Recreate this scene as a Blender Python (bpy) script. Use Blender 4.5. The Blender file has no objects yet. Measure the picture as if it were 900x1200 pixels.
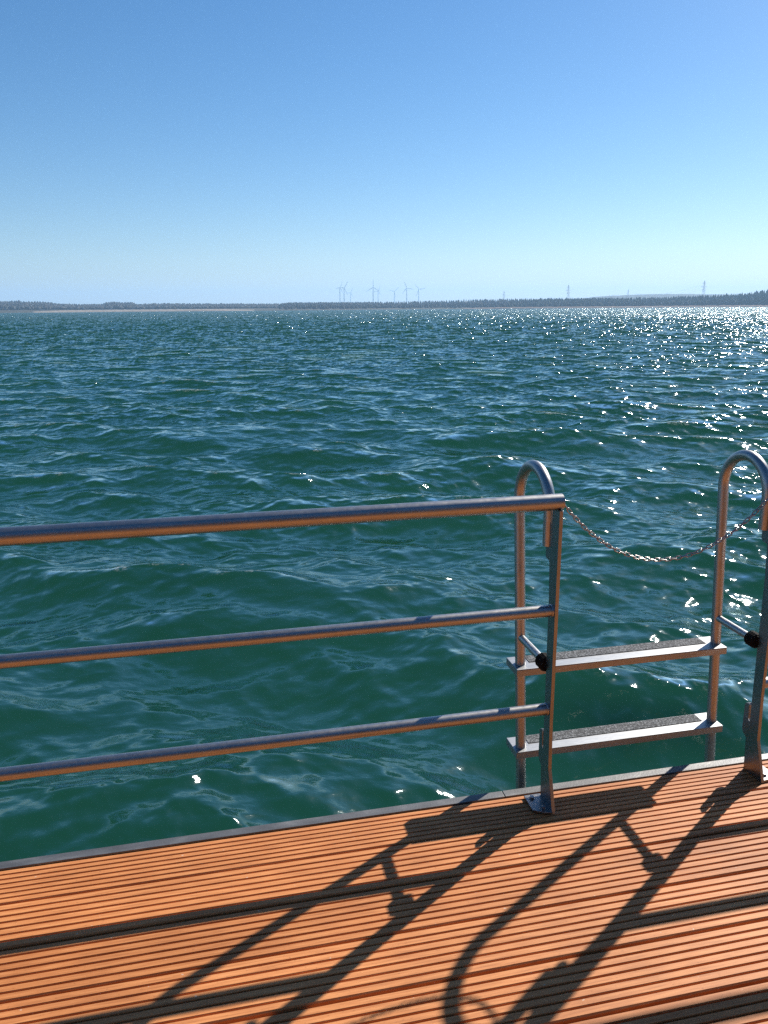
import bpy, bmesh, math, random
import numpy as np
from mathutils import Vector, Matrix

random.seed(7)
rng = np.random.default_rng(11)
C = bpy.context.scene.collection
SC = bpy.context.scene

# ------------------------------------------------------------------ camera
CAM_H = 1.565                       # above the deck (deck top is z = 0)
F_PX, HOR, ROLL = 915.08, 360.985, 0.0077
WATER_Z = -0.72
cam_d = bpy.data.cameras.new('camera')
cam_d.sensor_fit = 'VERTICAL'
cam_d.angle = 2 * math.atan(600 / F_PX)
cam_d.clip_start, cam_d.clip_end = 0.05, 30000
cam = bpy.data.objects.new('camera', cam_d)
C.objects.link(cam)
SC.camera = cam
th = math.atan((600 - HOR) / F_PX)
fwd = Vector((0, math.cos(th), -math.sin(th)))
down = Vector((0, -math.sin(th), -math.cos(th)))
R = Vector((math.cos(ROLL), 0, 0)) + down * math.sin(ROLL)
D = Vector((-math.sin(ROLL), 0, 0)) + down * math.cos(ROLL)
m = Matrix((R, -D, -fwd)).transposed().to_4x4()
m.translation = (0, 0, CAM_H)
cam.matrix_world = m

# ------------------------------------------------------------------ light
SUN_DIR = Vector((0.991, 1.0616, 1.0)).normalized()      # towards the sun
SUN_EL = math.asin(SUN_DIR.z)
SUN_AZ = math.atan2(SUN_DIR.x, SUN_DIR.y)
world = bpy.data.worlds.new('World')
SC.world = world
world.use_nodes = True
world.cycles.sampling_method = 'NONE'      # smooth sky: the sun alone is sampled as a lamp
wn = world.node_tree
bg = wn.nodes['Background']
sky = wn.nodes.new('ShaderNodeTexSky')
sky.sky_type = 'NISHITA'
sky.sun_disc = False
sky.sun_elevation = SUN_EL
sky.sun_rotation = SUN_AZ
sky.altitude = 0
sky.air_density = 1.0
sky.dust_density = 0.25
sky.ozone_density = 4.0
hs = wn.nodes.new('ShaderNodeHueSaturation')
hs.inputs['Saturation'].default_value = 1.27
wn.links.new(sky.outputs[0], hs.inputs['Color'])
wb = wn.nodes.new('ShaderNodeMixRGB')
wb.blend_type = 'MULTIPLY'
wb.inputs[0].default_value = 1
wb.inputs[2].default_value = (1.0, 1.0, 1.03, 1)
wn.links.new(hs.outputs[0], wb.inputs[1])
wn.links.new(wb.outputs[0], bg.inputs[0])
bg.inputs[1].default_value = 0.058
sun_d = bpy.data.lights.new('sun', 'SUN')
sun_d.energy = 5.0
sun_d.angle = math.radians(0.53)
sun_d.color = (1.0, 0.93, 0.83)
sun = bpy.data.objects.new('sun', sun_d)
C.objects.link(sun)
sun.rotation_euler = SUN_DIR.to_track_quat('Z', 'Y').to_euler()
vs = SC.view_settings
vs.view_transform = 'Standard'
vs.look = 'None'
vs.gamma = 1
vs.use_curve_mapping = False
vs.exposure = 0.90
SC.cycles.use_denoising = False          # keep the sun glitter crisp
SC.cycles.volume_bounces = 1
SC.cycles.max_bounces = 8
SC.cycles.sample_clamp_indirect = 1.5
SC.cycles.blur_glossy = 1.0

# ------------------------------------------------------------------ helpers
E_ANG = 0.2131                       # deck edge against the x axis
CE, SE = math.cos(E_ANG), math.sin(E_ANG)


def W(u, w, z=0.0):                  # deck frame (along the edge, outward, up) -> world
    return Vector((u * CE - w * SE, u * SE + w * CE, z))


def tag(o, label=None, cat=None, group=None, kind=None):
    for k, v in (('label', label), ('category', cat), ('group', group), ('kind', kind)):
        if v:
            o[k] = v
    return o


def empty(name, loc, rz=0.0):
    o = bpy.data.objects.new(name, None)
    o.empty_display_size = 0.1
    o.location = loc
    o.rotation_euler = (0, 0, rz)
    C.objects.link(o)
    return o


class MB:
    """collects shapes in one coordinate frame and links them as one mesh object"""

    def __init__(s, origin=(0, 0, 0)):
        s.v, s.f, s.sm = [], [], []
        s.o = Vector(origin)

    def add(s, vs, fs, smooth=False):
        b = len(s.v)
        s.v += [tuple(Vector(p) - s.o) for p in vs]
        s.f += [tuple(i + b for i in f) for f in fs]
        s.sm += [smooth] * len(fs)

    def box(s, a, b, bev=0.0):
        bm = bmesh.new()
        bmesh.ops.create_cube(bm, size=1)
        for v in bm.verts:
            v.co = Vector([(a[i] + b[i]) / 2 + v.co[i] * (b[i] - a[i]) for i in range(3)])
        s._bm(bm, bev)

    def prism(s, poly, axis, a, b, bev=0.0):
        """poly: 2-D outline in the two remaining axes, run from a to b along axis"""
        bm = bmesh.new()
        def p3(q, t):
            c = list(q)
            c.insert(axis, t)
            return c
        va = [bm.verts.new(p3(q, a)) for q in poly]
        vb = [bm.verts.new(p3(q, b)) for q in poly]
        n = len(poly)
        bm.faces.new(va)
        bm.faces.new(vb)
        for i in range(n):
            bm.faces.new((va[i], va[(i + 1) % n], vb[(i + 1) % n], vb[i]))
        bmesh.ops.recalc_face_normals(bm, faces=bm.faces)
        s._bm(bm, bev)

    def _bm(s, bm, bev):
        if bev:
            es = [e for e in bm.edges if e.calc_face_angle(0) > 0.5]
            bmesh.ops.bevel(bm, geom=es, offset=bev, segments=2, profile=0.5, affect='EDGES', clamp_overlap=True)
        bm.verts.index_update()
        s.add([v.co.copy() for v in bm.verts], [[v.index for v in f.verts] for f in bm.faces], False)
        bm.free()

    def tube(s, path, r, seg=24, cap=True, closed=False, edge=0.0):
        P = [Vector(p) for p in path]
        n = len(P)
        rs = r if isinstance(r, (list, tuple)) else [r] * n
        T = []
        for i in range(n):
            if closed:
                t = P[(i + 1) % n] - P[i - 1]
            else:
                t = P[min(i + 1, n - 1)] - P[max(i - 1, 0)]
            T.append(t.normalized())
        ref = Vector((0, 0, 1)) if abs(T[0].z) < 0.9 else Vector((1, 0, 0))
        N = (ref - T[0] * ref.dot(T[0])).normalized()
        vs, fs = [], []
        for i in range(n):
            N = (N - T[i] * N.dot(T[i])).normalized()
            B = T[i].cross(N)
            for k in range(seg):
                a = 2 * math.pi * k / seg
                vs.append(P[i] + (N * math.cos(a) + B * math.sin(a)) * rs[i])
        for i in range(n if closed else n - 1):
            j = (i + 1) % n
            for k in range(seg):
                k2 = (k + 1) % seg
                fs.append((i * seg + k, i * seg + k2, j * seg + k2, j * seg + k))
        s.add(vs, fs, True)
        if cap and not closed:
            s.add(vs[:seg], [tuple(range(seg))[::-1]])
            s.add(vs[-seg:], [tuple(range(seg))])

    def build(s, name, mat, parent=None, loc=None):
        me = bpy.data.meshes.new(name)
        me.from_pydata(s.v, [], s.f)
        me.polygons.foreach_set('use_smooth', s.sm)
        me.validate()
        me.update()
        o = bpy.data.objects.new(name, me)
        if mat:
            me.materials.append(mat)
        C.objects.link(o)
        if parent:
            o.parent = parent
        if loc is not None:
            o.location = loc
        return o


def np_mesh(name, verts, faces, mat, smooth=True):
    me = bpy.data.meshes.new(name)
    nv, nf = len(verts), len(faces)
    me.vertices.add(nv)
    me.vertices.foreach_set('co', np.ascontiguousarray(verts, np.float32).ravel())
    k = faces.shape[1]
    me.loops.add(nf * k)
    me.loops.foreach_set('vertex_index', np.ascontiguousarray(faces, np.int32).ravel())
    me.polygons.add(nf)
    me.polygons.foreach_set('loop_start', np.arange(0, nf * k, k, dtype=np.int32))
    me.polygons.foreach_set('loop_total', np.full(nf, k, np.int32))
    me.polygons.foreach_set('use_smooth', np.full(nf, smooth))
    me.update(calc_edges=True)
    me.materials.append(mat)
    o = bpy.data.objects.new(name, me)
    C.objects.link(o)
    return o


# ------------------------------------------------------------------ materials
def new_mat(name):
    mt = bpy.data.materials.new(name)
    mt.use_nodes = True
    nt = mt.node_tree
    return mt, nt, nt.nodes['Principled BSDF']


def node(nt, typ, **kw):
    n = nt.nodes.new(typ)
    for k, v in kw.items():
        setattr(n, k, v)
    return n


def noise(nt, scale, stretch=(1, 1, 1), detail=4.0, rough=0.55, coord='Object'):
    tc = node(nt, 'ShaderNodeTexCoord')
    mp = node(nt, 'ShaderNodeMapping')
    mp.inputs['Scale'].default_value = stretch
    nt.links.new(tc.outputs[coord], mp.inputs[0])
    nz = node(nt, 'ShaderNodeTexNoise')
    nz.inputs['Scale'].default_value = scale
    nz.inputs['Detail'].default_value = detail
    nz.inputs['Roughness'].default_value = rough
    nt.links.new(mp.outputs[0], nz.inputs['Vector'])
    return nz


def ramp(nt, src, stops):
    r = node(nt, 'ShaderNodeValToRGB')
    el = r.color_ramp.elements
    el[0].position, el[0].color = stops[0][0], (*stops[0][1], 1)
    el[1].position, el[1].color = stops[-1][0], (*stops[-1][1], 1)
    for p, c in stops[1:-1]:
        e = el.new(p)
        e.color = (*c, 1)
    nt.links.new(src, r.inputs[0])
    return r


def bump(nt, src, strength, dist, bsdf, prev=None):
    b = node(nt, 'ShaderNodeBump')
    b.inputs['Strength'].default_value = strength
    b.inputs['Distance'].default_value = dist
    nt.links.new(src, b.inputs['Height'])
    if prev:
        nt.links.new(prev, b.inputs['Normal'])
    if bsdf:
        nt.links.new(b.outputs[0], bsdf.inputs['Normal'])
    return b


def steel(name, col, rough, stretch=(1, 1, 1)):
    mt, nt, b = new_mat(name)
    b.inputs['Metallic'].default_value = 1
    n1 = noise(nt, 14, stretch, 5)
    r1 = ramp(nt, n1.outputs[0], [(0.3, tuple(c * 0.88 for c in col)), (0.7, col)])
    nt.links.new(r1.outputs[0], b.inputs['Base Color'])
    n2 = noise(nt, 60, stretch, 6)
    mr = node(nt, 'ShaderNodeMapRange')
    mr.inputs['From Min'].default_value, mr.inputs['From Max'].default_value = 0.3, 0.7
    mr.inputs['To Min'].default_value, mr.inputs['To Max'].default_value = rough - 0.03, rough + 0.04
    nt.links.new(n2.outputs[0], mr.inputs[0])
    nt.links.new(mr.outputs[0], b.inputs['Roughness'])
    return mt


M = {}
M['tube'] = steel('brushed_stainless_tube', (0.38, 0.372, 0.365), 0.37)
M['plate'] = steel('satin_steel_plate', (0.26, 0.26, 0.265), 0.34)
M['tread'] = steel('bright_steel_tread', (0.33, 0.34, 0.35), 0.45, (1, 6, 6))
M['chain'] = steel('chain_steel', (0.34, 0.33, 0.32), 0.30)

mt, nt, b = new_mat('galvanised_strip')
nz = noise(nt, 9, (1, 3, 3), 6)
r_ = ramp(nt, nz.outputs[0], [(0.3, (0.095, 0.097, 0.10)), (0.55, (0.135, 0.137, 0.14)), (0.75, (0.22, 0.22, 0.215))])
nt.links.new(r_.outputs[0], b.inputs['Base Color'])
b.inputs['Metallic'].default_value = 0.55
b.inputs['Roughness'].default_value = 0.5
n2 = noise(nt, 160, (1, 1, 1), 4)
bump(nt, n2.outputs[0], 0.25, 0.002, b)
M['strip'] = mt

mt, nt, b = new_mat('black_rubber')
b.inputs['Base Color'].default_value = (0.003, 0.003, 0.0035, 1)
b.inputs['Roughness'].default_value = 0.7
b.inputs['Specular IOR Level'].default_value = 0.15
M['rubber'] = mt

mt, nt, b = new_mat('gritty_grip')
nz = noise(nt, 170, (1, 1, 1), 2)
r_ = ramp(nt, nz.outputs[0], [(0.36, (0.03, 0.031, 0.033)), (0.52, (0.085, 0.09, 0.096)), (0.70, (0.24, 0.25, 0.26))])
nt.links.new(r_.outputs[0], b.inputs['Base Color'])
b.inputs['Roughness'].default_value = 0.85
b.inputs['Specular IOR Level'].default_value = 0.2
bump(nt, nz.outputs[0], 0.8, 0.002, b)
M['grip'] = mt

# ribbed hardwood decking: every board has its own tone, grain runs along it
mt, nt, b = new_mat('ribbed_hardwood')
geo = node(nt, 'ShaderNodeNewGeometry')
grain = noise(nt, 26, (0.35, 6, 6), 7, 0.6)
blot = noise(nt, 3.1, (0.6, 1.6, 1), 5, 0.6)
g_r = ramp(nt, grain.outputs[0], [(0.25, (0.35, 0.122, 0.038)), (0.5, (0.50, 0.188, 0.060)), (0.75, (0.61, 0.264, 0.095))])
b_r = ramp(nt, blot.outputs[0], [(0.3, (0.80, 0.78, 0.76)), (0.6, (1.0, 1.0, 1.0)), (0.8, (1.08, 1.08, 1.1))])
i_r = ramp(nt, geo.outputs['Random Per Island'], [(0.0, (0.86, 0.83, 0.80)), (0.5, (1.0, 1.0, 1.0)), (1.0, (1.07, 1.10, 1.15))])
mx = node(nt, 'ShaderNodeMixRGB', blend_type='MULTIPLY')
mx.inputs[0].default_value = 1
mx2 = node(nt, 'ShaderNodeMixRGB', blend_type='MULTIPLY')
mx2.inputs[0].default_value = 1
nt.links.new(g_r.outputs[0], mx.inputs[1])
nt.links.new(b_r.outputs[0], mx.inputs[2])
nt.links.new(mx.outputs[0], mx2.inputs[1])
nt.links.new(i_r.outputs[0], mx2.inputs[2])
spk = noise(nt, 230, (0.5, 1, 1), 2)
s_r = ramp(nt, spk.outputs[0], [(0.24, (0.55, 0.5, 0.48)), (0.36, (1, 1, 1))])
mx3 = node(nt, 'ShaderNodeMixRGB', blend_type='MULTIPLY')
mx3.inputs[0].default_value = 0.8
nt.links.new(mx2.outputs[0], mx3.inputs[1])
nt.links.new(s_r.outputs[0], mx3.inputs[2])
flk = noise(nt, 95, (0.7, 1, 1), 1)
f_r = ramp(nt, flk.outputs[0], [(0.765, (0, 0, 0)), (0.80, (0.6, 0.6, 0.6))])          # pale specks of grit and salt
mx4 = node(nt, 'ShaderNodeMixRGB')
nt.links.new(f_r.outputs[0], mx4.inputs[0])
nt.links.new(mx3.outputs[0], mx4.inputs[1])
mx4.inputs[2].default_value = (0.55, 0.47, 0.38, 1)
st = noise(nt, 1.4, (0.35, 1.3, 1), 6, 0.65)
t_r = ramp(nt, st.outputs[0], [(0.36, (0.72, 0.66, 0.62)), (0.47, (1, 1, 1))])           # old water stains
mx5 = node(nt, 'ShaderNodeMixRGB', blend_type='MULTIPLY')
mx5.inputs[0].default_value = 0.7
nt.links.new(mx4.outputs[0], mx5.inputs[1])
nt.links.new(t_r.outputs[0], mx5.inputs[2])
nt.links.new(mx5.outputs[0], b.inputs['Base Color'])
b.inputs['Roughness'].default_value = 0.62
b.inputs['Specular IOR Level'].default_value = 0.3
bump(nt, grain.outputs[0], 0.35, 0.003, b)
M['wood'] = mt

mt, nt, b = new_mat('dark_pontoon')
nz = noise(nt, 4, (1, 1, 1), 5)
r_ = ramp(nt, nz.outputs[0], [(0.3, (0.03, 0.032, 0.033)), (0.7, (0.075, 0.08, 0.08))])
nt.links.new(r_.outputs[0], b.inputs['Base Color'])
b.inputs['Roughness'].default_value = 0.7
M['pontoon'] = mt

M_tmp, nt, b = new_mat('added_cabin_boards')  # dark boards of the added, unseen wall that the rails mirror
nz = noise(nt, 6, (8, 1, 1), 5)
r_ = ramp(nt, nz.outputs[0], [(0.3, (0.055, 0.042, 0.035)), (0.7, (0.10, 0.075, 0.06))])
nt.links.new(r_.outputs[0], b.inputs['Base Color'])
b.inputs['Roughness'].default_value = 0.6
M['added_cabin'] = M_tmp
M_tmp, nt, b = new_mat('added_cabin_glazing')  # dark pane set in that added wall
b.inputs['Base Color'].default_value = (0.02, 0.022, 0.025, 1)
b.inputs['Roughness'].default_value = 0.05
M['added_pane'] = M_tmp

# lake water: green light welling up from below the surface (lit evenly, whatever way a
# wavelet faces) under a mirror skin that follows every wavelet
mt = bpy.data.materials.new('lake_water')
mt.use_nodes = True
nt = mt.node_tree
nt.nodes.remove(nt.nodes['Principled BSDF'])
at = node(nt, 'ShaderNodeAttribute', attribute_name='wave_normal')
fo = node(nt, 'ShaderNodeAttribute', attribute_name='foam')
big = noise(nt, 0.09, (1, 1, 1), 3)
c_r = ramp(nt, big.outputs[0], [(0.3, (0.0050, 0.0355, 0.0195)), (0.7, (0.0075, 0.047, 0.0245))])
fn = noise(nt, 24, (1, 1, 1), 6, 0.75)
mu = node(nt, 'ShaderNodeMath', operation='MULTIPLY')
nt.links.new(fo.outputs['Fac'], mu.inputs[0])
fr = ramp(nt, fn.outputs[0], [(0.50, (0, 0, 0)), (0.68, (0.7, 0.7, 0.7))])
nt.links.new(fr.outputs[0], mu.inputs[1])
w1 = noise(nt, 4.6, (0.75, 1.4, 1), 3, 0.5)
w1.noise_type = 'RIDGED_MULTIFRACTAL'
w1.inputs['Lacunarity'].default_value = 2.2
w1.inputs['Distortion'].default_value = 0.5
w2 = noise(nt, 13.0, (1.0, 1.6, 1), 4, 0.55)
b1 = bump(nt, w1.outputs[0], 1.0, 0.011, None, at.outputs['Vector'])
b2 = bump(nt, w2.outputs[0], 1.0, 0.0035, None, b1.outputs[0])
up = node(nt, 'ShaderNodeCombineXYZ')
up.inputs[2].default_value = 1
body = node(nt, 'ShaderNodeBsdfDiffuse')
nt.links.new(c_r.outputs[0], body.inputs['Color'])
nt.links.new(up.outputs[0], body.inputs['Normal'])
foam_b = node(nt, 'ShaderNodeBsdfDiffuse')
foam_b.inputs['Color'].default_value = (0.78, 0.84, 0.86, 1)
skin = node(nt, 'ShaderNodeBsdfGlossy')
fa_ = node(nt, 'ShaderNodeAttribute', attribute_name='far')        # wavelets too small for the grid
rg = node(nt, 'ShaderNodeMapRange')
rg.inputs['To Min'].default_value, rg.inputs['To Max'].default_value = 0.085, 0.24
nt.links.new(fa_.outputs['Fac'], rg.inputs[0])
nt.links.new(rg.outputs[0], skin.inputs['Roughness'])
skin.inputs['Color'].default_value = (0.82, 0.95, 1.0, 1)
fres = node(nt, 'ShaderNodeFresnel')
fres.inputs['IOR'].default_value = 1.68
nt.links.new(b2.outputs[0], skin.inputs['Normal'])
nt.links.new(b2.outputs[0], fres.inputs['Normal'])
mA = node(nt, 'ShaderNodeMixShader')
nt.links.new(fres.outputs[0], mA.inputs[0])
nt.links.new(body.outputs[0], mA.inputs[1])
nt.links.new(skin.outputs[0], mA.inputs[2])
mB_ = node(nt, 'ShaderNodeMixShader')
nt.links.new(mu.outputs[0], mB_.inputs[0])
nt.links.new(mA.outputs[0], mB_.inputs[1])
nt.links.new(foam_b.outputs[0], mB_.inputs[2])
nt.links.new(mB_.outputs[0], nt.nodes['Material Output'].inputs['Surface'])
M['water'] = mt


def plain(name, stops, scale, rough=0.9, detail=5, stretch=(1, 1, 1)):
    mt, nt, b = new_mat(name)
    nz = noise(nt, scale, stretch, detail)
    r_ = ramp(nt, nz.outputs[0], stops)
    nt.links.new(r_.outputs[0], b.inputs['Base Color'])
    b.inputs['Roughness'].default_value = rough
    b.inputs['Specular IOR Level'].default_value = 0.2
    return mt


M['land'] = plain('dry_shore_ground', [(0.3, (0.035, 0.036, 0.026)), (0.7, (0.06, 0.056, 0.04))], 0.02)
M['sand'] = plain('pale_sand', [(0.3, (0.19, 0.16, 0.13)), (0.7, (0.27, 0.235, 0.20))], 0.03)
M['reed'] = plain('dry_reeds', [(0.3, (0.11, 0.072, 0.055)), (0.7, (0.17, 0.112, 0.085))], 0.15)
M['hill'] = plain('wooded_hill', [(0.3, (0.016, 0.026, 0.024)), (0.7, (0.032, 0.042, 0.036))], 0.02)
M['pine'] = plain('pine_foliage', [(0.3, (0.010, 0.018, 0.014)), (0.7, (0.024, 0.036, 0.026))], 0.11)
M['bare'] = plain('bare_broadleaf', [(0.3, (0.052, 0.054, 0.054)), (0.7, (0.085, 0.086, 0.083))], 0.11)
M['white'] = plain('darkened_paint', [(0.3, (0.09, 0.10, 0.11)), (0.7, (0.12, 0.13, 0.14))], 0.1, 0.5)  # turbine white, darkened so they stand out as backlit silhouettes
M['grey'] = plain('grey_lattice', [(0.3, (0.28, 0.29, 0.30)), (0.7, (0.36, 0.37, 0.38))], 0.4, 0.6)

# ------------------------------------------------------------------ water
def make_water():
    # radial grid: fine where waves show large, coarser with distance
    rr = [0.9]
    while rr[-1] < 1400:
        d = rr[-1]
        if d < 2.6:
            st = 0.04
        elif d < 70:
            st = max(0.010, 0.0036 * d)
        else:
            st = min(0.0036 * 70 + 0.0052 * (d - 70), 18)
        rr.append(d + st)
    rr = np.array(rr)
    aa = [-0.60]
    a = np.arange(-0.60, 0.60, 0.00135)              # azimuth from +y, dense ahead
    side = 0.60 + np.cumsum(np.geomspace(0.002, 0.12, 48))
    side = side[side < math.pi - 0.02]
    a = np.concatenate([-side[::-1], a, [0.60], side])
    na, nr = len(a), len(rr)
    A, Rr = np.meshgrid(a, rr)
    X = (np.sin(A) * Rr).ravel().astype(np.float32)
    Y = (np.cos(A) * Rr).ravel().astype(np.float32)
    dist = Rr.ravel().astype(np.float32)
    da = np.gradient(a)
    sp = np.maximum(np.gradient(rr)[:, None], rr[:, None] * da[None, :]).ravel().astype(np.float32)
    n = len(X)
    Z = np.zeros(n, np.float32)
    DX = np.zeros(n, np.float32); DY = np.zeros(n, np.float32)
    SX = np.zeros(n, np.float32); SY = np.zeros(n, np.float32)
    JJ = np.zeros(n, np.float32)
    gust = (1 + 0.38 * np.sin(0.47 * X + 0.21 * Y + 0.6 * np.sin(0.33 * Y)) * np.sin(0.62 * Y - 0.28 * X + 1.3)
            + 0.25 * np.sin(1.9 * X + 0.7 * Y + 2) * np.sin(2.3 * Y - 0.8 * X)).astype(np.float32)
    NW = 150
    lam = np.geomspace(5.5, 0.09, NW)
    wind = math.radians(-103)                        # waves run towards the jetty, a little leftwards
    for i, L in enumerate(lam):
        k = 2 * math.pi / L
        L *= rng.uniform(0.97, 1.03)
        spread = 0.42 + 0.38 * min(1.0, max(0.0, math.log(3.0 / L) / math.log(20)))
        t = wind + rng.normal(0, spread)
        pk = math.exp(-(math.log(L / 1.7) / 0.75) ** 2)
        ka = 0.0155 + 0.036 * pk
        if L > 4.2:
            ka *= 0.45
        ka *= 1.0 + 2.0 * math.exp(-(math.log(L / 0.30) / 0.85) ** 2)
        ka *= rng.uniform(0.75, 1.25)
        amp = ka / k
        kx, ky = k * math.cos(t), k * math.sin(t)
        ph = (kx * X + ky * Y + rng.uniform(0, 6.283)).astype(np.float32)
        c, s = np.cos(ph), np.sin(ph)
        wgt = np.clip((L / sp - 2.0) / 2.0, 0, 1).astype(np.float32)     # what the grid can carry
        wgt *= min(1.0, max(0.12, (L - 0.22) / 0.4))
        Z += 0.92 * amp * wgt * c
        q = 0.35 * amp * wgt
        DX -= q * math.cos(t) * s
        DY -= q * math.sin(t) * s
        sl = s * (1 + 0.9 * c) if L < 1.6 else s                     # short waves have sharp crests and flat troughs
        if L < 0.7:
            sl = sl * gust
        SX -= amp * kx * sl
        SY -= amp * ky * sl
        JJ += (ka * c).astype(np.float32) if L > 0.25 else 0
    # wave groups: patches of rougher and calmer water
    g = 1 + 0.15 * np.sin(X * 0.31 + 0.11 * Y + 1.0) * np.sin(Y * 0.23 - 0.17 * X + 2.0)
    Z *= g; SX *= g; SY *= g

    def blur(G, h):
        for ax in (0, 1):
            P = np.pad(G, [(h + 1, h) if i == ax else (0, 0) for i in (0, 1)], mode='edge').cumsum(ax, dtype=np.float64)
            G = (np.take(P, range(2 * h + 1, P.shape[ax]), ax) - np.take(P, range(0, P.shape[ax] - 2 * h - 1), ax)) / (2 * h + 1)
        return G

    # no wave stands steeper than real ones do: soften the few that would
    Zg, Ag, Rg = Z.reshape(nr, na), A, Rr
    for _ in range(4):
        gr = np.gradient(Zg, rr, axis=0)
        gt = np.gradient(Zg, a, axis=1) / Rg
        grad = np.hypot(gr, gt)
        mask = np.clip(blur(np.clip((grad - 0.36) / 0.10, 0, 1), 8) * 5, 0, 1)
        mask = blur(mask, 6)
        Zg = Zg * (1 - mask) + blur(Zg, 9) * mask
    Z = Zg.ravel().astype(np.float32)
    verts = np.stack([X + DX, Y + DY, Z + WATER_Z], 1)
    nrm = np.stack([-SX, -SY, np.maximum(1 - 0.6 * JJ, 0.45)], 1)
    # far out the grid is flat, but what one sees of a rough surface at a grazing angle are the faces turned to the viewer
    far = np.clip((dist - 50) / 250, 0, 1)
    nrm[:, 0] -= 0.16 * far * X / dist
    nrm[:, 1] -= 0.16 * far * Y / dist
    nrm[:, :2] *= (1 + 1.3 * np.clip((dist - 25) / 150, 0, 1))[:, None]
    nrm /= np.linalg.norm(nrm, axis=1)[:, None]
    idx = np.arange(nr * na).reshape(nr, na)
    f = np.stack([idx[:-1, :-1], idx[:-1, 1:], idx[1:, 1:], idx[1:, :-1]], -1).reshape(-1, 4)
    o = np_mesh('water', verts, f, M['water'])
    at = o.data.attributes.new('wave_normal', 'FLOAT_VECTOR', 'POINT')
    at.data.foreach_set('vector', nrm.astype(np.float32).ravel())
    foam = np.clip((JJ * g - 0.72) / 0.15, 0, 1) * np.clip(1 - dist / 120, 0, 1) * np.clip((dist - 4) / 4, 0, 1)
    fa = o.data.attributes.new('foam', 'FLOAT', 'POINT')
    fa.data.foreach_set('value', foam.astype(np.float32))
    fr_ = o.data.attributes.new('far', 'FLOAT', 'POINT')
    fr_.data.foreach_set('value', np.clip((dist - 25) / 220, 0, 1).astype(np.float32))
    tag(o, 'green-blue choppy lake water with sun glitter', None, None, 'structure')
    print('water verts', n)


make_water()

# ------------------------------------------------------------------ far shore
def px_dir(x):                       # azimuth tangent of a column at the horizon
    return math.atan2((x - 450) * math.cos(th) / F_PX, 1.0) if False else math.atan((x - 450) / F_PX * math.cos(th))


def hor_y(x):
    return HOR - ROLL * (x - 450)


def shore_r(a):
    return 1130 + 70 * math.sin(a * 5.0 + 0.6) + 26 * math.sin(a * 17 + 1)


def ground_z(d, sr):                 # height above the water, d metres behind the shore
    pts = [(-60, -0.9), (0, -0.25), (14, 0.5), (45, 1.5), (120, 2.6), (600, 5), (2000, 9), (6500, 9)]
    for (d0, z0), (d1, z1) in zip(pts, pts[1:]):
        if d <= d1:
            return WATER_Z + z0 + (z1 - z0) * max(0, (d - d0)) / (d1 - d0)
    return WATER_Z + 9


def make_terrain():
    az = np.concatenate([np.linspace(-math.pi, -0.8, 40)[:-1], np.linspace(-0.8, 0.8, 260), np.linspace(0.8, math.pi, 40)[1:]])
    ds = [-60, -20, 0, 6, 14, 45, 120, 300, 600, 1200, 2000, 3500, 6500]
    V = []
    for d in ds:
        for a in az:
            sr = shore_r(a if abs(a) < 1.5 else 1.5)
            z = ground_z(d, sr)
            if d > 14:
                z += 0.25 * math.sin(a * 60 + d) + 0.2 * math.sin(a * 143)
            V.append((math.sin(a) * (sr + d), math.cos(a) * (sr + d), z))
    na = len(az)
    idx = np.arange(len(V)).reshape(len(ds), na)
    f = np.stack([idx[:-1, :-1], idx[:-1, 1:], idx[1:, 1:], idx[1:, :-1]], -1).reshape(-1, 4)
    o = np_mesh('terrain', np.array(V), f, M['land'])
    tag(o, 'low dry land along the far lake shore', None, None, 'structure')


make_terrain()


def shore_band(name, mat, x0, x1, d0, d1, zadd, label, taper=40, kind='structure', prof=None):
    """a thick strip of ground cover lying on the far bank"""
    n = 140
    V = []
    for i in range(n + 1):
        x = x0 + (x1 - x0) * i / n
        a = px_dir(x)
        sr = shore_r(a)
        t = min(1, (x - x0) / taper, (x1 - x) / taper)
        t = max(t, 0.02)
        rough = 0.8 + 0.2 * math.sin(i * 1.7) * math.sin(i * 0.6 + 1)
        for d, k in ((d0, 0.0), (d0 + 3, 1.0), (d1 - 3, 1.0), (d1, 0.0)):
            z = ground_z(d, sr) + 0.03 + zadd * k * t * rough
            V.append((math.sin(a) * (sr + d), math.cos(a) * (sr + d), z))
    idx = np.arange(len(V)).reshape(n + 1, 4)
    f = np.stack([idx[:-1, :-1], idx[:-1, 1:], idx[1:, 1:], idx[1:, :-1]], -1).reshape(-1, 4)
    o = np_mesh(name, np.array(V), f, mat)
    tag(o, label, None, None, kind)
    return o


shore_band('beach', M['sand'], 40, 300, 3, 45, 1.4, 'pale sandy beach along the left part of the far shore')
shore_band('reeds', M['reed'], 545, 1010, 3, 26, 1.7, 'strip of dry brown reeds along the right part of the far shore', kind='stuff')


def interp(tab, x):
    for (x0, *a), (x1, *b) in zip(tab, tab[1:]):
        if x <= x1:
            t = (x - x0) / (x1 - x0)
            return [p + (q - p) * max(0, t) for p, q in zip(a, b)]
    return list(tab[-1][1:])


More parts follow.
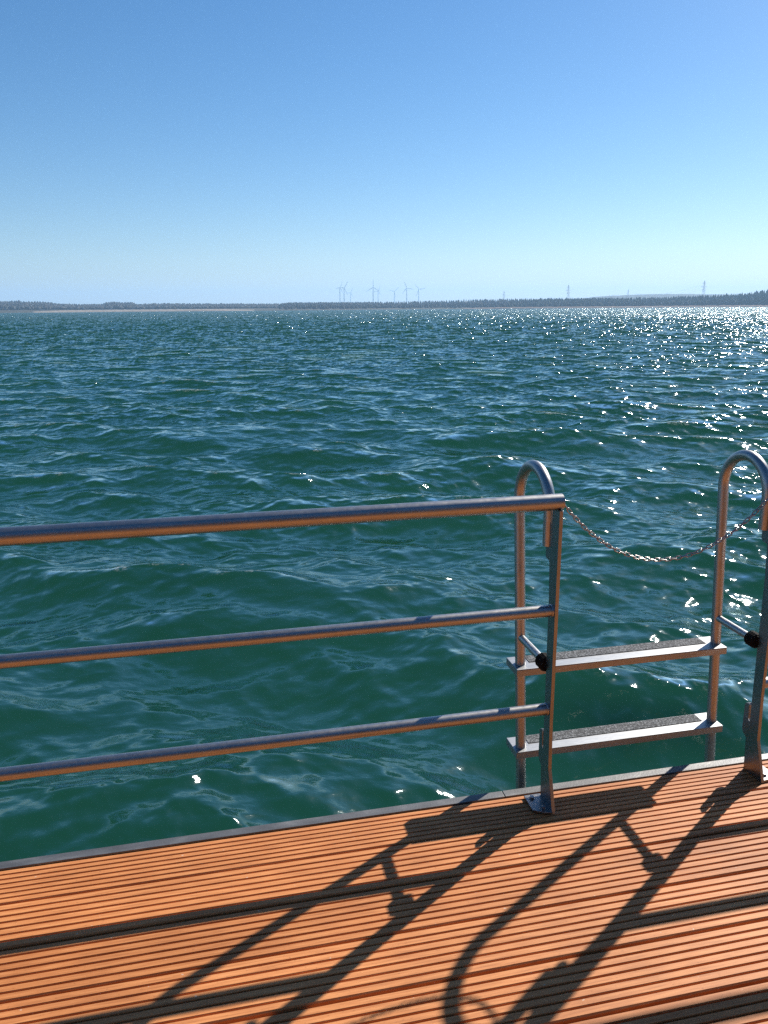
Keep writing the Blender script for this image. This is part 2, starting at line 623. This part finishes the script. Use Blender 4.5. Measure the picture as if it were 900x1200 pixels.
def make_wood(name, mat, tab, rows, step, label, conifer, r0, depth):
    """many small crowns on the far bank; tab gives the skyline by bearing: (column, row of the tree tops)"""
    V, F = [], []
    x0, x1 = tab[0][0], tab[-1][0]
    for r in range(rows):
        x = x0 + random.uniform(0, step)
        while x < x1:
            a = px_dir(x)
            dist = shore_r(a) + r0 + depth * (r + random.uniform(-.4, .4)) / max(1, rows - 1)
            dd = dist - shore_r(a)
            gz = ground_z(dd, 0)
            top = interp(tab, x)[0]
            ztop = CAM_H + (hor_y(x) - top) / F_PX * dist
            hfull = max(4.0, ztop - gz)
            front = 0.50 + 0.50 * (r / max(1, rows - 1))
            hh = hfull * front * random.uniform(0.90, 1.01)
            if random.random() < 0.04 and r == rows - 1:
                hh *= 1.08
            cx, cy = math.sin(a) * dist, math.cos(a) * dist
            wd = random.uniform(2.2, 3.6) * (0.8 if conifer and random.random() < .7 else 1.25)
            base = len(V)
            seg = 6
            if conifer and random.random() < 0.75:
                prof = [(0.05, .55), (0.22, 1.0), (0.45, .72), (0.5, .85), (0.75, .40), (0.78, .5), (1.0, .03)]
            else:
                prof = [(0.05, .5), (0.3, .95), (0.55, 1.1), (0.78, .85), (0.93, .5), (1.0, .12)]
            for k, rad in prof:
                for j in range(seg):
                    an = 6.283 * j / seg + k
                    jit = random.uniform(0.7, 1.25)
                    V.append((cx + math.cos(an) * wd * rad * jit, cy + math.sin(an) * wd * rad * jit,
                              gz + hh * k + random.uniform(-.3, .3)))
            for p in range(len(prof) - 1):
                for j in range(seg):
                    j2 = (j + 1) % seg
                    F.append((base + p * seg + j, base + p * seg + j2, base + (p + 1) * seg + j2, base + (p + 1) * seg + j))
            x += step * random.uniform(0.6, 1.4)
    o = np_mesh(name, np.array(V), np.array(F), mat, smooth=False)
    tag(o, label, None, None, 'stuff')


make_wood('far_wood', M['bare'], [(-90, 353.0), (0, 353.9), (60, 354.6), (72, 356.4), (100, 356.8), (122, 356.6), (128, 354.4), (156, 354.5), (163, 356.6), (185, 355.6), (230, 355.9), (300, 356.0), (330, 356.0), (342, 354.5), (400, 354.2), (450, 353.8)],
          6, 2.6, 'hazy blue-grey wood on the left part of the far shore', False, 260, 420)
make_wood('far_wood', M['bare'], [(330, 356.0), (342, 354.6), (390, 354.1), (440, 354.0), (480, 353.2), (520, 352.4), (560, 350.8), (600, 350.2), (640, 349.9), (680, 349.4), (720, 349.0)],
          6, 2.4, 'hazy wood in the middle of the far shore below the wind turbines', True, 60, 330)
make_wood('far_wood', M['pine'], [(585, 353.5), (620, 351.2), (660, 350.2), (700, 349.6), (750, 349.2), (785, 348.4), (812, 346.9), (850, 345.6), (880, 344.2), (890, 342.0), (905, 341.0), (960, 338), (1040, 336)],
          7, 2.6, 'dark pine wood on the right part of the far shore', True, 40, 170)


def make_hill():
    """rounded wooded hill far behind the pines on the right"""
    V = []
    n, mrow = 90, 9
    dist0, width = 3300, 900
    tab = [(600, 359.5), (660, 353), (700, 349.0), (735, 347.2), (780, 346.3), (812, 346.4), (840, 346.9), (900, 348.5), (1000, 351), (1100, 357)]
    for j in range(mrow):
        t = j / (mrow - 1)
        for i in range(n + 1):
            x = 600 + 500 * i / n
            a = px_dir(x)
            d = dist0 + width * (t - 0.5) * 2
            ztop = CAM_H + (hor_y(x) - interp(tab, x)[0]) / F_PX * dist0
            z = -1.0 + (ztop + 1.0) * math.sin(math.pi * t) ** 0.7 if 0 < t < 1 else -1.0
            z += random.uniform(-0.8, 0.8) if 0 < t < 1 else 0
            V.append((math.sin(a) * d, math.cos(a) * d, z))
    idx = np.arange(len(V)).reshape(mrow, n + 1)
    f = np.stack([idx[:-1, :-1], idx[:-1, 1:], idx[1:, 1:], idx[1:, :-1]], -1).reshape(-1, 4)
    o = np_mesh('hill', np.array(V), f, M['hill'])
    tag(o, 'pale blue wooded hill behind the pines', None, None, 'structure')


make_hill()

# wind turbines ------------------------------------------------------
HUB_H, BLADE = 113.0, 47.0


def make_turbine():
    t = empty('wind_turbine', (0, 0, 0))
    mb = MB()
    mb.tube([(0, 0, -4), (0, 0, HUB_H * .5), (0, 0, HUB_H)], [3.1, 2.6, 1.9], 12)
    mb.build('tower', M['white'], t)
    mb = MB()
    mb.box((-1.9, -4.5, HUB_H - 1.6), (1.9, 6.5, HUB_H + 2.2), 0.5)
    mb.build('nacelle', M['white'], t)
    rot = MB()
    rot.tube([(0, 1.5, 0), (0, 0, 0), (0, -1.5, 0), (0, -2.6, 0)], [1.9, 1.9, 1.5, 0.2], 12)
    ro = rot.build('rotor_hub', M['white'], t, (0, -5.0, HUB_H + .3))
    for k in range(3):
        bl = MB()
        prof = [(1.0, 1.1, .9), (6, 1.5, .7), (11, 1.9, .5), (25, 1.3, .35), (38, 0.9, .25), (BLADE, 0.25, .1)]
        vs, fs = [], []
        for z, c, tk in prof:
            vs += [(-c * .7, 0, z), (0.2, -tk, z), (c * 1.3, 0, z), (0.2, tk, z)]
        for i in range(len(prof) - 1):
            for j in range(4):
                j2 = (j + 1) % 4
                fs.append((i * 4 + j, i * 4 + j2, i * 4 + 4 + j2, i * 4 + 4 + j))
        fs += [(3, 2, 1, 0), tuple(range(len(vs) - 4, len(vs)))]
        bl.add(vs, fs)
        bo = bl.build('blade', M['white'], ro)
        bo.rotation_euler = (0, math.radians(120 * k), 0)
    return t


def copy_tree(o, parent=None):
    c = o.copy()
    C.objects.link(c)
    if parent:
        c.parent = parent
    for ch in list(o.children):
        copy_tree(ch, c)
    return c


turb = [  # column and row of the hub, blade angle, yaw, label
    (400.5, 338.5, 25, 50, 'leftmost distant white wind turbine, its rotor turned half sideways'),
    (405.4, 338.6, 32, 20, 'second distant wind turbine from the left, close to the leftmost one'),
    (412.7, 344.0, 26, 30, 'short looking wind turbine, third from the left, just right of the close pair'),
    (439.3, 338.0, 0, 5, 'wind turbine with one blade pointing straight up'),
    (445.0, 342.2, 22, 25, 'smaller wind turbine just right of the one with an upright blade'),
    (464.0, 342.7, 45, 0, 'lone small wind turbine in the gap between the larger ones'),
    (478.4, 338.8, -21, 0, 'second distant wind turbine from the right, with wide rotor'),
    (492.4, 340.2, -39, 10, 'rightmost distant white wind turbine'),
]
proto = make_turbine()
for i, (x, y, ang, yaw, lab) in enumerate(turb):
    o = proto if i == 0 else copy_tree(proto)
    d = (HUB_H + 9) * F_PX / (hor_y(x) - y)
    a = px_dir(x)
    o.location = (math.sin(a) * d, math.cos(a) * d, WATER_Z + 8.5)
    o.rotation_euler = (0, 0, -a + math.radians(yaw))
    for ch in o.children:
        if ch.name.startswith('rotor_hub'):
            ch.rotation_euler = (0, math.radians(ang), 0)
    tag(o, lab, 'wind turbine', 'wind turbines beyond the far shore')


# power pylons -------------------------------------------------------
def make_pylon():
    t = empty('power_pylon', (0, 0, 0))
    H = 50.0
    mb = MB()
    def half(z):
        return 3.4 * (1 - z / H) ** 1.1 + 0.45
    zs = [-4, 6, 13, 19, 25, 30, 34, 38, 42, 46, H]
    cs = ((1, 1), (-1, 1), (-1, -1), (1, -1))
    for z0, z1 in zip(zs, zs[1:]):
        h0, h1 = half(max(z0, 0)), half(z1)
        for k in range(4):
            a, b_ = cs[k], cs[(k + 1) % 4]
            mb.tube([(a[0] * h0, a[1] * h0, z0), (a[0] * h1, a[1] * h1, z1)], 0.20, 5)
            mb.tube([(a[0] * h0, a[1] * h0, z0), (b_[0] * h1, b_[1] * h1, z1)], 0.10, 4)
    mb.build('lattice_mast', M['grey'], t)
    for z, w in ((44, 4.5), (36.5, 7.5), (29.5, 5.5)):
        mb = MB()
        for s in (-1, 1):
            mb.tube([(0, s * .5, z), (w, 0, z)], 0.20, 4)
            mb.tube([(0, s * .5, z), (-w, 0, z)], 0.20, 4)
        mb.tube([(0, 0, z + 2.2), (w, 0, z)], 0.2, 4)
        mb.tube([(0, 0, z + 2.2), (-w, 0, z)], 0.2, 4)
        mb.build('crossarm', M['grey'], t)
    return t


pyl = [(592, 342.3, 'faint small lattice pylon left of the tall pylon over the wood'),
       (667, 336.0, 'tall lattice power pylon standing behind the middle of the wood'),
       (737, 341.0, 'small lattice pylon at the left end of the pale hill'),
       (825, 332.5, 'largest lattice power pylon above the dark pines on the right')]
pp = make_pylon()
tops = []
for i, (x, y, lab) in enumerate(pyl):
    o = pp if i == 0 else copy_tree(pp)
    d = 55.0 * F_PX / (hor_y(x) - y)
    a = px_dir(x)
    o.location = (math.sin(a) * d, math.cos(a) * d, WATER_Z + 6.5)
    o.rotation_euler = (0, 0, -a + 0.5)
    tag(o, lab, 'power pylon', 'power pylons beyond the far shore')
    tops.append(o)
for (p, q), lab in (((1, 2), 'thin overhead power cables sagging right from the tall pylon to the small one'), ((2, 3), 'thin overhead power cables leading from the small pylon up to the largest one')):
    A, B = tops[p], tops[q]
    org = Vector(A.location)
    mb = MB(org)
    for z, w in ((44, 4.5), (44, -4.5), (36.5, 7.5), (36.5, -7.5)):
        pa = Vector(A.location) + Matrix.Rotation(A.rotation_euler.z, 3, 'Z') @ Vector((w, 0, z - 2))
        pb = Vector(B.location) + Matrix.Rotation(B.rotation_euler.z, 3, 'Z') @ Vector((w, 0, z - 2))
        mb.tube([pa.lerp(pb, k / 12) - Vector((0, 0, 14 * 4 * (k / 12) * (1 - k / 12))) for k in range(13)], 0.06, 4)
    o = mb.build('overhead_cable', M['grey'], None, org)
    tag(o, lab, 'cable', 'power cables between the pylons')

# ------------------------------------------------------------------ air
hz = bpy.data.materials.new('haze_air')
hz.use_nodes = True
hn = hz.node_tree
for n_ in list(hn.nodes):
    if n_.type == 'BSDF_PRINCIPLED':
        hn.nodes.remove(n_)
pv = hn.nodes.new('ShaderNodeVolumePrincipled')
pv.inputs['Color'].default_value = (0.43, 0.69, 1.0, 1)
pv.inputs['Density'].default_value = 1.9e-4
pv.inputs['Anisotropy'].default_value = 0.2
hn.links.new(pv.outputs[0], hn.nodes['Material Output'].inputs['Volume'])
mb = MB()
mb.box((-8600, -8600, -3.2), (8600, 8600, 190))
haze = mb.build('haze', hz)
tag(haze, 'thin pale haze over the lake', None, None, 'stuff')

# ------------------------------------------------------------------ jetty
def make_jetty():
    t = empty('jetty', W(0, 0, 0), E_ANG)
    tag(t, 'floating jetty with orange ribbed hardwood deck and grey metal edge', 'jetty')
    U0, U1 = -6.5, 8.5
    pitch, gap = 0.1685, 0.0085
    mb = MB()

    def board(w_out, w_in, z=0.0, ribs=7):
        """ribbed board between outward edge w_out and inward edge w_in"""
        wid = w_out - w_in
        p = wid / ribs
        gw, gd = p * 0.225, 0.011
        prof = [(w_out, z - 0.026), (w_out, z - 0.0035), (w_out - 0.003, z)]
        for i in range(1, ribs):
            c = w_out - p * i
            prof += [(c + gw / 2 + 0.0012, z), (c + gw / 2, z - 0.0014), (c + gw / 2 - 0.0012, z - gd),
                     (c - gw / 2 + 0.0012, z - gd), (c - gw / 2, z - 0.0014), (c - gw / 2 - 0.0012, z)]
        prof += [(w_in + 0.003, z), (w_in, z - 0.0035), (w_in, z - 0.026)]
        n = len(prof)
        us = np.linspace(U0, U1, 31)
        vs = []
        ph = random.uniform(0, 6)
        for u in us:
            dz = 0.0007 * math.sin(u * 1.3 + ph)
            dw = 0.0009 * math.sin(u * 0.9 + ph * 2)
            vs += [(u, a + dw, c + dz) for a, c in prof]
        fs = []
        for i in range(len(us) - 1):
            for k in range(n):
                k2 = (k + 1) % n
                fs.append((i * n + k, i * n + k2, i * n + n + k2, i * n + n + k))
        fs += [tuple(range(n))[::-1], tuple(range(len(vs) - n, len(vs)))]
        mb.add(vs, fs)
    g1 = 1.9744
    board(2.1185, g1 + gap / 2, -0.001)
    k = 0
    while True:
        w1 = g1 - pitch * k - gap / 2
        if w1 < -2.6:
            break
        board(w1, w1 - pitch + gap, random.uniform(-0.0012, 0.0008))
        k += 1
    mb.build('decking', M['wood'], t)
    # edge strip: an angle with its flat leg beside the boards
    mb = MB()
    for a, b_ in ((U0, 0.862), (0.865, 3.4), (3.403, U1)):
        mb.prism([(2.1595, -0.002), (2.1595, -0.16), (2.1535, -0.16), (2.1535, -0.009), (2.1275, -0.009), (2.1275, -0.002)], 0, a, b_, 0.0012)
    mb.build('edge_strip', M['strip'], t)
    mb = MB()
    w = 2.09
    while w > -2.6:
        w -= 10
    for u in np.arange(U0 + .2, U1, 0.5):
        mb.box((u, -2.6, -0.11), (u + 0.06, 2.120, -0.028))
    mb.build('joists', M['pontoon'], t)
    mb = MB()
    mb.box((U0 + .05, -2.65, -1.05), (U1 - .05, 2.10, -0.115), 0.02)
    mb.build('pontoon', M['pontoon'], t)
    # cabin front added unseen behind the camera, for the rails to mirror something dark
    mb = MB()
    k = 0
    u = -5.5
    while u < 7.5:
        if not 0.1 < u < 1.9:
            mb.box((u, -2.62, 0.002), (u + 0.138, -2.585 + 0.004 * (k % 2), 2.75), 0.004)
        u += 0.142
        k += 1
    mb.box((-5.6, -2.60, 2.752), (7.6, -1.95, 2.86), 0.01)
    cw = mb.build('added_cabin_wall', M['added_cabin'], t)
    mb = MB()
    mb.box((0.12, -2.60, 0.01), (1.9, -2.59, 2.74))
    mb.build('added_cabin_door', M['added_pane'], cw)


make_jetty()

# ------------------------------------------------------------------ railings
T_PL = 0.0115
POST = [(2.000, 0.0), (2.044, 0.135), (2.052, 0.30), (2.056, 0.985), (2.106, 0.985), (2.109, 0.93),
        (2.142, 0.93), (2.142, 0.826), (2.138, 0.818), (2.130, 0.8145), (2.116, 0.8135), (2.112, 0.808),
        (2.104, 0.70), (2.099, 0.45), (2.094, 0.26), (2.092, 0.186), (2.095, 0.181), (2.100, 0.186),
        (2.103, 0.238), (2.107, 0.244), (2.121, 0.238), (2.125, 0.230), (2.125, 0.138), (2.118, 0.126),
        (2.102, 0.116), (2.094, 0.0)]
R_TOP, R_MID = 0.0245, 0.0188
Z_T, Z_M, Z_B = 1.0063, 0.6632, 0.3297
W_R = 2.0811


def make_post(t, u, side, org, tabbed=True):
    """flat-bar post with its foot plate on the given side of it (-1 left, 1 right)"""
    mb = MB(org)
    poly = POST if tabbed else POST[:5] + POST[12:15] + POST[-1:]
    mb.prism(poly, 0, u, u + T_PL, 0.0012)
    post = mb.build('post', M['plate'], t)
    mb = MB(org)
    if side < 0:
        poly = [(u - .054, 2.104), (u - .056, 2.025), (u - .022, 2.004), (u + .002, 2.001), (u + .002, 2.104)]
        ub = u - .034
    else:
        v = u + T_PL
        poly = [(v + .054, 2.104), (v + .056, 2.025), (v + .022, 2.004), (v - .002, 2.001), (v - .002, 2.104)]
        ub = v + .034
    mb.prism(poly, 2, 0.001, 0.009, 0.001)
    mb.build('base_plate', M['plate'], post)
    for wb in (2.084, 2.028):
        mb = MB(org)
        uu = ub if wb > 2.05 else ub - side * 0.014
        mb.tube([(uu, wb, 0.009), (uu, wb, 0.0105)], 0.0095, 16)
        mb.tube([(uu, wb, 0.0105), (uu, wb, 0.0165)], 0.0075, 6)
        mb.build('bolt', M['tube'], post)
    return post


def rail(t, org, u0, u1, z, r, beads):
    mb = MB(org)
    n = 14
    mb.tube([(u0 + (u1 - u0) * i / n, W_R + 0.0006 * math.sin(i), z) for i in range(n + 1)], r, 32)
    for b_, s in beads:                      # weld bead where the bar meets the post
        mb.tube([(b_ + s * 0.0045, W_R, z), (b_ + s * 0.0025, W_R, z), (b_, W_R, z)], [r + .0002, r + .0016, r + .0022], 32, cap=False)
    return mb


UL, UR = 0.9727, 1.7315
lab = 'left steel railing of three horizontal bars ending at a flat-bar post by the ladder'
org = Vector((UL, 2.05, 0))
rl = empty('railing', W(*org), E_ANG)
tag(rl, lab, 'railing', 'stainless railings along the jetty edge')
make_post(rl, UL, -1, org)
make_post(rl, -1.62, -1, org, False)
mb = rail(rl, org, -3.0, UL + 0.0165, Z_T, R_TOP, [])
mb.build('top_rail', M['tube'], rl)
for z in (Z_M, Z_B):
    rail(rl, org, -3.0, UL, z, R_MID, [(UL, -1)]).build('rail', M['tube'], rl)

org = Vector((UR, 2.05, 0))
rr_ = empty('railing', W(*org), E_ANG)
tag(rr_, 'right steel railing, its flat-bar post cut by the right edge of the photo', 'railing', 'stainless railings along the jetty edge')
make_post(rr_, UR, 1, org)
make_post(rr_, 4.3, 1, org, False)
rail(rr_, org, UR - 0.005, 6.0, Z_T, R_TOP, []).build('top_rail', M['tube'], rr_)
for z in (Z_M, Z_B):
    rail(rr_, org, UR + T_PL, 6.0, z, R_MID, [(UR + T_PL, 1)]).build('rail', M['tube'], rr_)

# ------------------------------------------------------------------ ladder
org = Vector((1.35, 2.25, 0.0))
ld = empty('boarding_ladder', W(*org), E_ANG)
tag(ld, 'stainless swim ladder with hooped handrails and two gritty treads between the railings', 'ladder')
R_ST = 0.0178
S0, SA = 2.2793, 0.0934


def stile(u, s0, sa):
    zc, z_end = 0.962, 0.856
    w_in = 2.137
    w_top = s0 + sa * zc
    rad = (w_top - w_in) / 2
    pts = [(u, s0 + sa * z, z) for z in (-1.2, -0.5, 0, .3, .6, .85, .94)]
    for k in range(0, 25):
        a = math.pi * k / 24
        pts.append((u, (w_top + w_in) / 2 + rad * math.cos(a), zc + 0.118 * math.sin(a)))
    pts += [(u, w_in, .91), (u, w_in - .0005, z_end)]
    mb = MB(org)
    mb.tube(pts, R_ST, 28)
    return mb.build('handrail', M['tube'], ld)


ST = []
for u, s0, sa in ((UL + T_PL / 2 - .001, S0 - .004, 0.108), (UR + T_PL / 2 - .004, S0 + .006, 0.082)):
    hr = stile(u, s0, sa)
    ws = s0 + sa * 0.4726
    mb = MB(org)
    mb.tube([(u, ws, .4726), (u, 2.2, .4726), (u, 2.140, .4726)], 0.0125, 20)
    so = mb.build('spacer_bar', M['tube'], ld)
    mb = MB(org)
    prof = [(2.1435, .012), (2.142, .019)]
    for k in range(4):
        w0 = 2.139 - k * 0.0092
        prof += [(w0, .0245), (w0 - .003, .026), (w0 - .006, .0245), (w0 - .0076, .021)]
    prof += [(2.1005, .020), (2.0995, .012)]
    n_ = 26
    vs, fs = [], []
    for w, r in prof:
        for j in range(n_):
            an = 6.28318 * j / n_
            rj = r * (1 + (0.035 if j % 2 else 0))
            vs.append((u + rj * math.cos(an), w, .4726 + rj * math.sin(an)))
    for i in range(len(prof) - 1):
        for j in range(n_):
            j2 = (j + 1) % n_
            fs.append((i * n_ + j, i * n_ + j2, (i + 1) * n_ + j2, (i + 1) * n_ + j))
    fs += [tuple(range(n_))[::-1], tuple(range(len(vs) - n_, len(vs)))]
    mb.add(vs, fs)
    mb.build('rubber_buffer', M['rubber'], so)

for w0, w1, z in ((2.2725, 2.3733, .3759), (2.2480, 2.3470, .0761)):
    u0, u1 = 0.9490, 1.7505
    mb = MB(org)
    th_, fl = 0.003, 0.026
    # folded tray: flat top with turned-down edges, open below
    mb.box((u0, w0, z - th_), (u1, w1, z), 0.0012)
    mb.box((u0, w0 + .0001, z - fl), (u1, w0 + th_, z - th_ - .0002), 0.0008)
    mb.box((u0, w1 - th_, z - fl), (u1, w1 - .0001, z - th_ - .0002), 0.0008)
    for a in (u0 + .0001, u1 - th_):
        mb.box((a, w0 + th_ + .0003, z - fl), (a + th_ - .0001, w1 - th_ - .0003, z - th_ - .0002), 0.0006)
    tr = mb.build('tread', M['tread'], ld)
    mb = MB(org)
    mb.box((u0 + .062, w0 + .045, z + .0002), (u1 - .055, w1 - .0045, z + .0022), 0.0007)
    mb.build('grip_strip', M['grip'], tr)

# ------------------------------------------------------------------ chain
def make_chain():
    p0 = Vector((UL + 0.022, 2.079, 1.000))
    p1 = Vector((UR - 0.010, 2.079, 1.012))
    t = empty('safety_chain', W(*p0), E_ANG)
    tag(t, 'thin steel link chain sagging across the ladder opening', 'chain')
    # catenary: z = a cosh((u-c)/a) + b by bisection on a for a fixed sag
    span = p1.x - p0.x
    sag = 0.208
    lo, hi = 0.05, 5.0
    for _ in range(60):
        a = (lo + hi) / 2
        if a * (math.cosh(span / 2 / a) - 1) > sag:
            lo = a
        else:
            hi = a
    pts = []
    for k in range(2001):
        f = k / 2000
        x = (f - .5) * span
        pts.append(Vector((p0.x + f * span, p0.y + 0.006 * math.sin(math.pi * f), p0.z + (p1.z - p0.z) * f - sag + a * (math.cosh(x / a) - 1))))
    S = [0]
    for q, r in zip(pts, pts[1:]):
        S.append(S[-1] + (r - q).length)
    L = S[-1]
    lead = 0.022
    pit = 0.0182
    nl = int((L - lead - 0.012) / pit)
    # end ring and hook wire on the railing end
    for pe, pa in ((p0, pts[next(i for i, s in enumerate(S) if s > lead)]), (p1, pts[next(i for i, s in enumerate(S) if s > L - lead)])):
        mb = MB(p0)
        d = (pa - pe)
        s_ = -1 if pe is p0 else 1
        mb.tube([pe + Vector((s_ * .012, 0, .004)), pe + Vector((s_ * .002, -.001, .003)), pe + d * .45, pa, pa + d * 0.12], 0.0026, 10)
        mb.tube([pe + Vector((s_ * .008, 0, .004)), pe + Vector((s_ * .003, 0, .003))], 0.006, 12)
        mb.build('end_hook', M['chain'], t)
    lk = MB()
    path = []
    hl, hw = 0.0082, 0.0050                     # half length of the straight side, half width
    for k in range(9):
        an = -math.pi / 2 + math.pi * k / 8
        path.append((hl - .0012 + hw * math.cos(an), hw * math.sin(an), 0))
    for k in range(9):
        an = math.pi / 2 + math.pi * k / 8
        path.append((-hl + .0012 + hw * math.cos(an), hw * math.sin(an), 0))
    lk.tube(path, 0.0018, 8, closed=True)
    first = lk.build('link', M['chain'], t)
    me = first.data
    for i in range(nl):
        s = lead + (i + .5) * pit
        j = next(j for j, q in enumerate(S) if q >= s)
        pos = pts[j] - p0
        tan = (pts[min(j + 5, 2000)] - pts[max(j - 5, 0)]).normalized()
        o = first if i == 0 else first.copy()
        if i:
            C.objects.link(o)
        o.parent = t
        side = Vector((0, 1, 0))
        up = tan.cross(side).normalized()
        ang = (math.radians(-8) if i % 2 else math.radians(78)) + random.uniform(-.22, .22)
        yv = side * math.cos(ang) + up * math.sin(ang)
        zv = tan.cross(yv)
        mt = Matrix((tan, yv, zv)).transposed().to_4x4()
        mt.translation = pos
        o.matrix_local = mt


make_chain()
